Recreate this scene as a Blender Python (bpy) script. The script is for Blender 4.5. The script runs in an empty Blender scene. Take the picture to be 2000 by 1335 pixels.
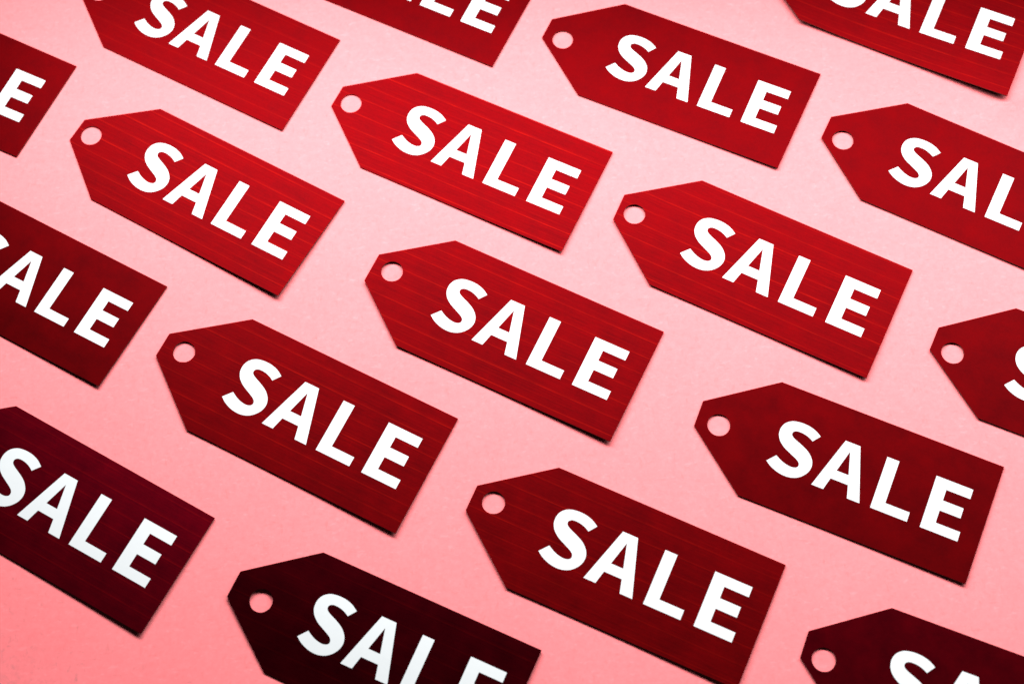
import bpy, bmesh, math
from mathutils import Vector, Matrix

scene = bpy.context.scene
MM = 0.001

# ------------------------------------------------------------------ camera
cam_data = bpy.data.cameras.new("camera")
cam = bpy.data.objects.new("camera", cam_data)
scene.collection.objects.link(cam)
R = Vector((0.997252250330348, -0.06929849992248065, -0.0261852462190215))
U = Vector((0.07408069391587008, 0.9328757782789405, 0.35249799019200684))
F = Vector((0.0, 0.3534692351661668, -0.9354461501289345))
cam.matrix_world = Matrix(((R.x, U.x, -F.x, 0.0), (R.y, U.y, -F.y, -0.1528249),
                           (R.z, U.z, -F.z, 0.4044466), (0, 0, 0, 1)))
cam_data.sensor_fit = 'HORIZONTAL'
cam_data.sensor_width = 36.0
cam_data.lens = 50.0
cam_data.clip_start = 0.01
cam_data.clip_end = 20.0
cam_data.dof.use_dof = True
cam_data.dof.focus_distance = 0.431
cam_data.dof.aperture_fstop = 11.0
scene.camera = cam

# ------------------------------------------------------------------ light
world = bpy.data.worlds.new("World")
scene.world = world
world.use_nodes = True
bg = world.node_tree.nodes["Background"]
bg.inputs[0].default_value = (0.80, 0.62, 0.64, 1)
bg.inputs[1].default_value = 0.015
key_data = bpy.data.lights.new("studio_strip_light", 'AREA')
key_data.shape = 'RECTANGLE'
key_data.size, key_data.size_y = (1.0678, 0.0662)
key_data.energy = 5.95
key_data.spread = math.radians(155.0)        # honeycomb grid on the strip
key_data.color = (1.0, 0.985, 1.0)
key = bpy.data.objects.new("studio_strip_light", key_data)
n = Vector((-0.0924, -2.7964, -1.0)).normalized()
e1 = Vector((math.cos(-0.3876), math.sin(-0.3876), 0)); e1 = (e1 - n * e1.dot(n)).normalized()
e2 = (-n).cross(e1)
key.matrix_world = Matrix(((e1.x, e2.x, -n.x, 0.3385), (e1.y, e2.y, -n.y, 0.1446), (e1.z, e2.z, -n.z, 0.2016), (0, 0, 0, 1)))
scene.collection.objects.link(key)

scene.view_settings.view_transform = 'Standard'
scene.view_settings.look = 'None'
scene.view_settings.exposure = 0.0
scene.view_settings.gamma = 1.0

# ------------------------------------------------------------------ materials
class NT:
    def __init__(self, name):
        self.m = bpy.data.materials.new(name); self.m.use_nodes = True
        self.t = self.m.node_tree; self.b = self.t.nodes["Principled BSDF"]
    def new(self, kind, **kw):
        n = self.t.nodes.new(kind)
        for k, v in kw.items(): setattr(n, k, v)
        return n
    def put(self, sock, v):
        if isinstance(v, (int, float)): sock.default_value = v
        elif isinstance(v, tuple): sock.default_value = v
        else: self.t.links.new(v, sock)
    def math(self, op, a, b=0.0, c=0.0, clamp=False):
        n = self.new("ShaderNodeMath", operation=op, use_clamp=clamp)
        for i, v in enumerate((a, b, c)): self.put(n.inputs[i], v)
        return n.outputs[0]
    def noise(self, vec, scale, detail=2.0, rough=0.5, w=None):
        n = self.new("ShaderNodeTexNoise", noise_dimensions='4D' if w is not None else '3D')
        self.put(n.inputs["Vector"], vec)
        n.inputs["Scale"].default_value = scale
        n.inputs["Detail"].default_value = detail
        n.inputs["Roughness"].default_value = rough
        if w is not None: self.put(n.inputs["W"], w)
        return n.outputs[0]
    def scale(self, vec, s):
        n = self.new("ShaderNodeVectorMath", operation='MULTIPLY')
        self.put(n.inputs[0], vec); n.inputs[1].default_value = s
        return n.outputs[0]
    def remap(self, v, a, b, c, d):
        n = self.new("ShaderNodeMapRange"); n.clamp = True
        for i, x in enumerate((v, a, b, c, d)): self.put(n.inputs[i], x)
        return n.outputs[0]
    def mix(self, fac, a, b):
        n = self.new("ShaderNodeMix", data_type='RGBA')
        self.put(n.inputs[0], fac); self.put(n.inputs[6], a); self.put(n.inputs[7], b)
        return n.outputs[2]

def red_print(name, streak, level, rough, green=0.009, blue=0.018):
    """glossy red ink laid down by a printer: fine grain, feed lines along the tag, blotches"""
    k = NT(name)
    obj = k.new("ShaderNodeTexCoord").outputs["Object"]
    rnd = k.math('MULTIPLY', k.new("ShaderNodeObjectInfo").outputs["Random"], 37.0)
    sep = k.new("ShaderNodeSeparateXYZ"); k.put(sep.inputs[0], obj)
    y = k.math('MULTIPLY', sep.outputs[1], 1000.0)
    grain = k.noise(k.scale(obj, (190, 1900, 1)), 1.0, 3.0, 0.6, rnd)
    blotch = k.noise(obj, 130.0, 4.0, 0.6, rnd)
    speck = k.noise(obj, 1500.0, 2.0, 0.6, rnd)
    val = k.math('MULTIPLY_ADD', k.math('SUBTRACT', grain, 0.5), 0.45 * streak + 0.06, 1.0)
    val = k.math('MULTIPLY_ADD', k.math('SUBTRACT', blotch, 0.5), 0.75 if streak else 1.0, val)
    val = k.math('MULTIPLY_ADD', k.math('SUBTRACT', speck, 0.5), 0.30, val)
    # feed lines: hairlines along the tag, uneven in strength, broken, each with a dark one beside it
    wob = k.math('MULTIPLY', k.math('SUBTRACT', k.noise(k.scale(obj, (5, 60, 1)), 1.0, 1.0, 0.5, rnd), 0.5), 2.2)
    yy = k.math('ADD', k.math('ADD', y, wob), k.math('ADD', rnd, 100.0))
    def line(shift, period, half, seed, low=0.1):
        q = k.math('ADD', yy, shift)
        d = k.math('PINGPONG', q, period / 2)
        cell = k.math('ROUND', k.math('DIVIDE', q, period))
        h = k.math('FRACT', k.math('MULTIPLY', k.math('SINE', k.math('ADD', k.math('MULTIPLY', cell, 12.9898), k.math('ADD', rnd, seed))), 43.7585))
        return k.math('MULTIPLY', k.remap(d, 0.0, half, 1.0, 0.0), k.math('MULTIPLY_ADD', h, 0.9 - low, low))
    fade = k.remap(k.noise(k.scale(obj, (30, 200, 1)), 1.0, 3.0, 0.65, rnd), 0.35, 0.62, 0.40, 1.0)
    rag = k.remap(k.noise(k.scale(obj, (170, 900, 1)), 1.0, 2.0, 0.6, rnd), 0.30, 0.60, 0.35, 1.0)
    fade = k.math('MULTIPLY', fade, rag)
    b1 = line(0.0, 5.3, 0.22, 0.0, 0.6)
    b2 = line(1.7, 3.1, 0.13, 2.0)
    b3 = line(0.6, 1.3, 0.12, 4.0)
    bright = k.math('MULTIPLY', k.math('MAXIMUM', b1, k.math('MAXIMUM', k.math('MULTIPLY', b2, 0.35), k.math('MULTIPLY', b3, 0.25))), fade)
    wide = k.math('MULTIPLY', line(0.3, 5.3, 1.2, 0.0, 0.5), fade)
    dark = k.math('MULTIPLY', k.math('MAXIMUM', line(0.48, 5.3, 0.24, 0.0, 0.6), k.math('MULTIPLY', line(0.9, 1.9, 0.2, 6.0), 0.7)), fade)
    val = k.math('MULTIPLY_ADD', bright, 1.0 * streak, val)
    val = k.math('MULTIPLY_ADD', wide, 0.25 * streak, val)
    val = k.math('MULTIPLY_ADD', dark, -0.42 * streak, val)
    # fine crosswise scuffs
    cross = k.remap(k.noise(k.scale(obj, (900, 70, 1)), 1.0, 2.0, 0.5, rnd), 0.70, 0.80, 0.0, 0.3)
    val = k.math('MULTIPLY_ADD', cross, streak, val)
    val = k.math('MAXIMUM', val, 0.15)
    comb = k.new("ShaderNodeCombineColor")
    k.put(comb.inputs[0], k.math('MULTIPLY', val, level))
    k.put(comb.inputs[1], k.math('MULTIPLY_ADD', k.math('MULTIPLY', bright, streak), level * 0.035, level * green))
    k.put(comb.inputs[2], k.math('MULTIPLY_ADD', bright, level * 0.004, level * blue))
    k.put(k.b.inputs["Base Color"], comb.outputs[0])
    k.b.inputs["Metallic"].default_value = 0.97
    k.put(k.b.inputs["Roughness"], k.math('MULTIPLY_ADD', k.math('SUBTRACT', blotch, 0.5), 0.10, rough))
    k.b.inputs["Specular IOR Level"].default_value = 0.05
    bump = k.new("ShaderNodeBump"); bump.inputs["Strength"].default_value = 0.12
    bump.inputs["Distance"].default_value = 0.00005
    k.put(bump.inputs["Height"], k.math('ADD', grain, speck))
    k.put(k.b.inputs["Normal"], bump.outputs[0])
    return k.m

def plain(name, col, rough=0.7, mottle=0.0):
    k = NT(name)
    if mottle:
        obj = k.new("ShaderNodeTexCoord").outputs["Object"]
        n = k.noise(obj, 900.0, 3.0, 0.6)
        c2 = tuple(c * (1 - mottle) for c in col)
        k.put(k.b.inputs["Base Color"], k.mix(n, col + (1,), c2 + (1,)))
    else:
        k.b.inputs["Base Color"].default_value = col + (1,)
    k.b.inputs["Roughness"].default_value = rough
    k.b.inputs["Specular IOR Level"].default_value = 0.1
    return k.m

M_STREAK = red_print("streaky_red_print", 1.0, 0.104, 0.575)
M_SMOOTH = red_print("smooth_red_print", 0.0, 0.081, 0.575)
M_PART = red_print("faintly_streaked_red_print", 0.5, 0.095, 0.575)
M_GLOSS_SHADED = red_print("glossier_shaded_red_print", 0.9, 0.056, 0.41, 0.004, 0.055)  # same ink; dark reflection painted into the colour, lower and bluer
M_GLOSS_STREAK_TINTED = red_print("glossier_streaky_shade_tinted_red_print", 1.0, 0.112, 0.48, 0.004, 0.050)  # purplish tint in the colour stands in for a dim bluish reflection
M_GLOSS_SMOOTH_TINTED = red_print("glossier_smooth_shade_tinted_red_print", 0.0, 0.076, 0.48, 0.005, 0.040)  # bluer colour here also paints in a dim reflection
M_CORE = plain("card_core_edge", (0.30, 0.20, 0.16), 0.8, 0.5)
M_BACK_SHADE = plain("dark_card_back_with_shade", (0.018, 0.014, 0.012), 0.8, 0.5)  # black backing, with shade of the unlit edge and gap painted in
M_WHITE = plain("white_lettering", (0.63, 0.67, 0.67), 0.55, 0.05)

def pink_paper():
    k = NT("pink_paper")
    obj = k.new("ShaderNodeTexCoord").outputs["Object"]
    cloud = k.noise(obj, 45.0, 5.0, 0.65)
    patch = k.noise(obj, 260.0, 4.0, 0.65)
    fine = k.noise(obj, 750.0, 3.0, 0.65)
    base = k.mix(k.remap(cloud, 0.35, 0.65, 0, 1), (0.90, 0.206, 0.216, 1), (0.90, 0.216, 0.226, 1))
    # greyish pulp blots, short dark fibres and pale flecks pressed into the paper
    blot = k.math('MULTIPLY', k.remap(k.noise(obj, 420.0, 3.0, 0.7), 0.47, 0.66, 0.0, 0.65), k.remap(patch, 0.42, 0.60, 0.0, 1.0))
    fib = k.remap(k.noise(k.scale(obj, (1.0, 0.33, 1.0)), 560.0, 2.0, 0.7), 0.62, 0.72, 0.0, 0.5)
    fib2 = k.remap(k.noise(k.scale(obj, (0.30, 1.0, 1.0)), 600.0, 2.0, 0.7), 0.62, 0.72, 0.0, 0.5)
    grey = k.math('MINIMUM', k.math('ADD', blot, k.math('ADD', fib, fib2)), 1.0)
    base = k.mix(grey, base, (0.62, 0.180, 0.184, 1))
    lt = k.remap(k.noise(k.scale(obj, (0.5, 1.0, 1.0)), 560.0, 2.0, 0.7), 0.60, 0.70, 0.0, 0.12)
    shade = k.math('ADD', k.remap(fine, 0.30, 0.70, 0.955, 1.045), k.remap(patch, 0.3, 0.7, -0.05, 0.05))
    shade = k.math('ADD', shade, lt)
    n = k.new("ShaderNodeVectorMath", operation='SCALE')
    k.put(n.inputs[0], base); k.put(n.inputs["Scale"], shade)
    k.put(k.b.inputs["Base Color"], n.outputs[0])
    k.b.inputs["Roughness"].default_value = 0.85
    k.b.inputs["Specular IOR Level"].default_value = 0.08
    bump = k.new("ShaderNodeBump"); bump.inputs["Strength"].default_value = 0.10
    bump.inputs["Distance"].default_value = 0.00015
    k.put(bump.inputs["Height"], k.math('ADD', fine, cloud))
    k.put(k.b.inputs["Normal"], bump.outputs[0])
    return k.m

# ------------------------------------------------------------------ pink paper sheet
def make_paper():
    # extra rows round the shallow crease at the right edge
    me = bpy.data.meshes.new("pink_backdrop")
    fine_x = sorted(set([round(-0.6 + 0.03 * i, 4) for i in range(41)] + [round(0.13 + 0.002 * i, 4) for i in range(40)]))
    fine_y = sorted(set([round(-0.5 + 0.03 * i, 4) for i in range(38)] + [round(0.055 + 0.002 * i, 4) for i in range(28)]))
    a, b = Vector((0.149, 0.0600)), Vector((0.215, 0.0985))
    d = (b - a).normalized(); nrm = Vector((-d.y, d.x))
    vs = []
    for yv in fine_y:
        for xv in fine_x:
            p = Vector((xv, yv)) - a
            t = p.dot(d); s = p.dot(nrm)
            z = 0.0
            if 0 < t < 0.08:
                z = 0.0006 * min(1, t / 0.02) * min(1, (0.08 - t) / 0.03) * math.exp(-(s / 0.0032) ** 2)
            vs.append((xv, yv, z))
    nx = len(fine_x)
    fs = [(j * nx + i, j * nx + i + 1, (j + 1) * nx + i + 1, (j + 1) * nx + i)
          for j in range(len(fine_y) - 1) for i in range(nx - 1)]
    me.from_pydata(vs, [], fs)
    for p in me.polygons: p.use_smooth = True
    me.materials.append(pink_paper())
    o = bpy.data.objects.new("pink_backdrop", me)
    scene.collection.objects.link(o)
    o["kind"] = "structure"
    return o
make_paper()

# ------------------------------------------------------------------ flat shapes
THICK = 0.36            # mm
GAP = 0.04

def zlift(x, y, l):
    u = max(0.0, min(1.0, (x - 22) / 68)); w = max(0.0, min(1.0, (60 - x) / 60)); v = max(0.0, min(1.0, y / 39))
    return l[0] * u * u * (1 - 0.8 * v) + l[1] * w * w * (1 - 0.7 * v) + l[2] * math.sin(math.pi * 0.8 * v)

def sheet(outer, holes, step):
    """2-D triangulation of an outline with holes, cut every `step` mm so that it can bend"""
    bm = bmesh.new()
    es = []
    for ring in [outer] + holes:
        vs = [bm.verts.new((x, y, 0)) for x, y in ring]
        es += [bm.edges.new((vs[i], vs[(i + 1) % len(vs)])) for i in range(len(vs))]
    bmesh.ops.triangle_fill(bm, use_beauty=True, use_dissolve=False, edges=es)
    xs = [v.co.x for v in bm.verts]; ys = [v.co.y for v in bm.verts]
    for ax, lo, hi in ((0, min(xs), max(xs)), (1, min(ys), max(ys))):
        c = math.ceil(lo / step) * step
        while c < hi:
            n = (1, 0, 0) if ax == 0 else (0, 1, 0)
            bmesh.ops.bisect_plane(bm, geom=bm.verts[:] + bm.edges[:] + bm.faces[:], dist=1e-4,
                                   plane_co=(c, 0, 0) if ax == 0 else (0, c, 0), plane_no=n)
            c += step
    for f in bm.faces:
        f.normal_update()
        if f.normal.z < 0: f.normal_flip()
    bm.verts.index_update()
    V = [(v.co.x, v.co.y) for v in bm.verts]
    Fc = [[v.index for v in f.verts] for f in bm.faces]
    B = []
    for e in bm.edges:
        if len(e.link_faces) == 1:
            f = e.link_faces[0]; l = [lp for lp in f.loops if lp.edge == e][0]
            B.append((l.vert.index, l.link_loop_next.vert.index))
    bm.free()
    return V, Fc, B

def card_mesh(outline, hole, lift, top_mat, rag=0.003):
    ring = []
    for i in range(44):
        a = 2 * math.pi * i / 44
        r = 3.36 * (1 + rag * (math.sin(3 * a + hole[1]) + 0.7 * math.sin(7 * a + hole[0]) + 0.5 * math.sin(12 * a)))
        ring.append((hole[0] + r * math.cos(a), hole[1] + r * math.sin(a)))
    V, Fc, B = sheet(outline, [ring], 6.0)
    n = len(V); verts = []; faces = []; mats = []
    def layer(h): return [(x * MM, y * MM, (GAP + h + zlift(x, y, lift)) * MM) for x, y in V]
    verts += layer(THICK); faces += [list(f) for f in Fc]; mats += [0] * len(Fc)                 # printed face
    o = len(verts); verts += layer(0.0); faces += [[o + i for i in reversed(f)] for f in Fc]; mats += [2] * len(Fc)
    for h1, h0, mi in ((THICK, THICK - 0.07, 1), (THICK - 0.07, 0.0, 2)):
        a = len(verts); verts += layer(h1); b = len(verts); verts += layer(h0)
        for i, j in B:
            faces.append([a + j, a + i, b + i, b + j]); mats.append(mi)
    used = sorted({i for f in faces for i in f}); remap = {v: k for k, v in enumerate(used)}
    me = bpy.data.meshes.new("card")
    me.from_pydata([verts[i] for i in used], [], [[remap[i] for i in f] for f in faces])
    for m in (top_mat, M_CORE, M_BACK_SHADE): me.materials.append(m)
    for p, mi in zip(me.polygons, mats):
        p.material_index = mi; p.use_smooth = mi == 0
    return me

def catmull(pts, seg=4):
    out = []
    for i in range(len(pts) - 1):
        p0 = pts[max(i - 1, 0)]; p1 = pts[i]; p2 = pts[i + 1]; p3 = pts[min(i + 2, len(pts) - 1)]
        for k in range(seg):
            t = k / seg
            out.append(tuple(0.5 * (2 * b + (c - a) * t + (2 * a - 5 * b + 4 * c - d) * t * t + (3 * b - a - 3 * c + d) * t ** 3)
                             for a, b, c, d in zip(p0, p1, p2, p3)))
    out.append(pts[-1])
    return out
def inset(ring, d):
    """the same outline drawn d mm thinner (d < 0: wider)"""
    area = sum(ring[i - 1][0] * ring[i][1] - ring[i][0] * ring[i - 1][1] for i in range(len(ring)))
    sg = 1 if area > 0 else -1
    out = []
    for i, p in enumerate(ring):
        a, b, c = Vector(ring[i - 1]), Vector(p), Vector(ring[(i + 1) % len(ring)])
        n1 = (b - a).normalized(); n2 = (c - b).normalized()
        n1 = Vector((-n1.y, n1.x)) * sg; n2 = Vector((-n2.y, n2.x)) * sg
        m = n1 + n2
        out.append(tuple(b + m * (d / max(0.35, 0.5 * m.dot(m)))))
    return out
S_OUT = [(36.31, 26.58), (35.06, 27.37), (33.94, 27.91), (32.61, 28.30), (31.2, 28.52), (29.04, 28.50), (26.7, 27.95), (24.92, 26.52), (24.14, 24.61), (24.21, 22.67), (24.76, 21.34), (25.62, 20.22), (27.26, 18.98), (29.51, 17.92), (31.45, 17.05), (32.45, 16.42), (32.90, 15.75), (32.88, 15.02), (32.31, 14.46), (31.07, 14.16), (29.26, 14.39), (27.55, 14.98), (25.77, 15.94)]
S_IN = [(23.46, 13.15), (25.25, 11.92), (27.61, 11.0), (29.77, 10.67), (31.69, 10.79), (33.58, 11.45), (35.18, 12.71), (36.35, 14.44), (36.80, 16.33), (36.45, 18.08), (35.54, 19.48), (33.99, 20.8), (31.74, 21.9), (29.61, 22.74), (28.45, 23.38), (28.05, 23.98), (28.13, 24.72), (28.93, 25.32), (30.3, 25.45), (31.83, 25.25), (33.37, 24.72), (34.45, 24.1)]
S_OUT = [(x + 0.46, y + 0.06) for x, y in S_OUT]
S_IN = [(x + 0.46, y + 0.06) for x, y in S_IN]
B0, T0 = 11.30, 28.36
GLYPHS = [
    ('S', [catmull(S_OUT) + catmull(S_IN)], []),
    ('A', [[(38.78, B0), (42.62, B0), (43.62, 15.31), (48.98, 15.31), (49.98, B0), (53.99, B0), (48.77, T0), (44.0, T0)]],
          [[(44.54, 18.40), (48.18, 18.40), (46.38, 25.5)]]),
    ('L', [[(57.15, B0), (68.60, B0), (68.60, 14.44), (61.03, 14.44), (61.03, T0), (57.15, T0)]], []),
    ('E', [[(72.46, B0), (84.04, B0), (84.04, 14.45), (76.52, 14.45), (76.52, 18.36), (82.89, 18.36), (82.89, 21.74), (76.52, 21.74),
            (76.52, 25.14), (83.88, 25.14), (83.88, T0), (72.46, T0)]], []),
]
FLAT = [(ch, sheet(inset(o[0], 0.07), [inset(r, -0.07) for r in h], 6.0)) for ch, o, h in GLYPHS]

def letter_mesh(flat, lift, size):
    V, Fc, B = flat
    V = [(x * size, y * size) for x, y in V]
    n = len(V)
    h1, h0 = GAP + THICK + 0.022, GAP + THICK + 0.002
    vs = [(x * MM, y * MM, (h1 + zlift(x, y, lift)) * MM) for x, y in V] + [(x * MM, y * MM, (h0 + zlift(x, y, lift)) * MM) for x, y in V]
    fs = [list(f) for f in Fc] + [[j, i, n + i, n + j] for i, j in B]
    me = bpy.data.meshes.new("letter")
    me.from_pydata(vs, [], fs)
    me.materials.append(M_WHITE)
    return me

# ------------------------------------------------------------------ the tags
# id, x mm, y mm, turn, size of the print, lift of lower right corner / nose end / arch of the upper edge (mm), outline nose top, nose bottom, lower shoulder, lower right, upper right, upper shoulder, hole centre
ROWS = [
    (1, -145.05, 124.86, -0.54690, 0.9878, (0.2, 0, 0), [(0.08, 23.24), (0.06, 15.12), (19.41, 0.41), (89.12, -0.06), (88.97, 37.85), (19.8, 38.07), (6.47, 17.88)]),
    (2, -77.36, 140.38, -0.51587, 0.9918, (0.2, 0, 0), [(0.08, 23.34), (0.06, 15.19), (19.56, -0.09), (89.2, -0.01), (89.57, 38.0), (19.89, 38.24), (6.5, 18.09)]),
    (3, 10.36, 92.59, -0.48592, 0.9791, (0.6, 0.15, 0), [(0.09, 22.92), (-0.15, 15.13), (19.18, -0.1), (87.66, -0.12), (88.69, 37.7), (20.12, 37.79), (6.47, 17.05)]),
    (4, 84.32, 114.67, -0.49863, 1.0097, (2.2, 3.0, 0), [(0.34, 22.77), (0.37, 14.19), (20.24, -0.03), (90.98, -1.07), (91.15, 38.65), (20.3, 38.9), (6.82, 17.54)]),
    (5, 95.63, 48.89, -0.53857, 0.9800, (0.55, 0.5, 0), [(0.0, 22.85), (0.09, 14.53), (19.35, -0.18), (88.11, -0.11), (88.49, 37.54), (20.04, 38.3), (6.55, 16.72)]),
    (6, -233.55, 119.26, -0.50414, 0.9959, (0.15, 0, 0), [(0.08, 23.42), (0.06, 15.24), (19.63, -0.11), (89.69, 0.23), (89.93, 37.16), (19.97, 38.38), (6.52, 18.15)]),
    (7, -146.23, 68.47, -0.57197, 0.9999, (1.1, 0, 0), [(0.25, 23.28), (0.17, 14.88), (18.55, 0.6), (89.45, 0.37), (90.52, 38.1), (19.97, 38.31), (5.49, 19.51)]),
    (8, -61.14, 72.64, -0.51502, 1.0021, (0.7, 0, 0), [(0.52, 23.81), (0.42, 15.89), (19.44, 0.1), (90.25, 0.08), (90.4, 38.67), (20.31, 38.53), (5.89, 19.38)]),
    (9, 26.41, 25.75, -0.53032, 1.0057, (0.7, 0.7, 0), [(0.23, 23.92), (0.66, 14.68), (19.91, -0.41), (90.77, -0.12), (90.68, 39.01), (20.19, 39.26), (5.88, 19.22)]),
    (10, 117.79, -26.17, -0.47326, 0.9943, (0.3, 0.4, 0), [(0.58, 23.21), (0.23, 15.29), (19.61, 0.18), (89.4, 0.02), (89.79, 38.09), (20.28, 38.23), (6.85, 16.95)]),
    (11, -199.71, 41.51, -0.55563, 0.9734, (0.6, 0.1, 0), [(0.08, 22.89), (0.06, 14.89), (19.18, -0.1), (87.35, -0.11), (87.96, 37.09), (19.48, 37.52), (6.37, 17.74)]),
    (12, -115.93, -9.76, -0.53881, 1.0109, (0.65, 0.4, 0), [(-0.7, 23.52), (-0.64, 15.59), (20.05, -0.32), (91.19, -0.16), (91.21, 38.86), (19.77, 39.04), (6.48, 20.45)]),
    (13, -51.60, 11.06, -0.52242, 1.0002, (0.9, 0.75, 0), [(0.23, 24.28), (0.24, 14.51), (18.98, -0.17), (90.28, 0.0), (90.57, 38.73), (19.52, 38.86), (6.56, 20.96)]),
    (14, 45.20, -43.84, -0.47225, 0.9696, (0.5, 0.15, 0), [(-0.17, 22.86), (0.06, 14.66), (19.06, -0.18), (87.08, 0.15), (87.56, 37.52), (19.48, 37.52), (6.72, 17.66)]),
    (15, -187.43, -31.21, -0.56917, 1.0050, (0.55, 0.1, 0.2), [(0.12, 23.62), (0.09, 15.37), (19.74, -0.1), (90.72, -0.03), (90.91, 38.25), (19.08, 38.69), (6.61, 18.31)]),
    (16, -93.42, -84.36, -0.48935, 0.9761, (0.2, 0.0, 0.45), [(0.01, 22.71), (-0.17, 14.78), (19.32, 0.25), (87.79, 0.15), (88.17, 37.23), (19.44, 37.31), (9.39, 17.68)]),
    (17, -24.27, -65.02, -0.49299, 1.0000, (0.55, 0.45, 0), [(-0.18, 23.6), (-0.14, 15.51), (19.83, -0.17), (89.96, 0.05), (90.16, 38.16), (19.53, 38.31), (6.32, 20.9)]),
    (18, 66.72, -114.16, -0.43414, 0.9833, (0.15, 0.15, 0), [(0.47, 23.45), (0.39, 15.58), (19.4, -0.12), (88.45, 0.1), (88.8, 37.68), (20.45, 37.89), (6.67, 17.35)]),
]

LABELS = {
    1: "faintly streaked red tag cut by top edge near top left corner, all four letters showing",
    2: "red tag mostly cut off by top edge, only the bottoms of A, L, E showing",
    3: "whole plain dark red tag nearest the top edge, right of centre, without streaks",
    4: "red tag in top right corner, raised lower edge casting a thick black shadow line",
    5: "plain dark red tag cut by right edge in upper half, with S, A, L showing",
    6: "dark red tag cut by left edge near top left corner, only letter E showing",
    7: "whole streaked red tag farthest left in upper half, lower right corner lifted",
    8: "whole streaked red tag above the middle one, nose beside the top left tag's square end",
    9: "brightest whole streaked red tag, right of the middle one, full of orange red lines",
    10: "dark red tag cut by right edge at mid height, hole and part of S showing",
    11: "dark red tag cut by left edge at mid height, letters A, L, E showing",
    12: "whole streaked crimson tag lower left of the middle one, hole near its upper nose edge",
    13: "whole streaked red tag in the very middle of the picture",
    14: "whole plain dark red tag without streaks at lower right, below the brightest tag",
    15: "maroon streaked tag cut by left edge near bottom left corner, square end showing",
    16: "red tag, shaded nearly black, cut by bottom edge left of centre, darkest of all tags",
    17: "dark crimson streaked tag at bottom right of centre, only lower right corner cut off",
    18: "dark maroon tag in bottom right corner, only hole and tops of S, A showing",
}
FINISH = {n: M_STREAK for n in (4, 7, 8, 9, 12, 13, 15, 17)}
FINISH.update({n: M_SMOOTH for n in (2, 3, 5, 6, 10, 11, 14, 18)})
FINISH.update({1: M_PART, 15: M_GLOSS_STREAK_TINTED, 16: M_GLOSS_SHADED, 18: M_GLOSS_SMOOTH_TINTED})

def make_tag(num, x, y, turn, size, lift, pts):
    root = bpy.data.objects.new("sale_tag", None)
    root.empty_display_size = 0.02
    scene.collection.objects.link(root)
    root.location = (x * MM, y * MM, 0)
    root.rotation_euler = (0, 0, turn)
    root["label"] = LABELS[num]
    root["category"] = "price tag"
    root["group"] = "red sale tags laid out in rows on the pink paper"
    A, B, C, D, E, Fp, H = pts
    card = bpy.data.objects.new("card", card_mesh([B, C, D, E, Fp, A], H, lift, FINISH[num], 0.014 if num == 12 else 0.004))
    scene.collection.objects.link(card); card.parent = root
    for ch, flat in FLAT:
        o = bpy.data.objects.new("letter", letter_mesh(flat, lift, size))
        o["label"] = "white printed letter " + ch
        scene.collection.objects.link(o); o.parent = root
for row in ROWS:
    make_tag(*row)
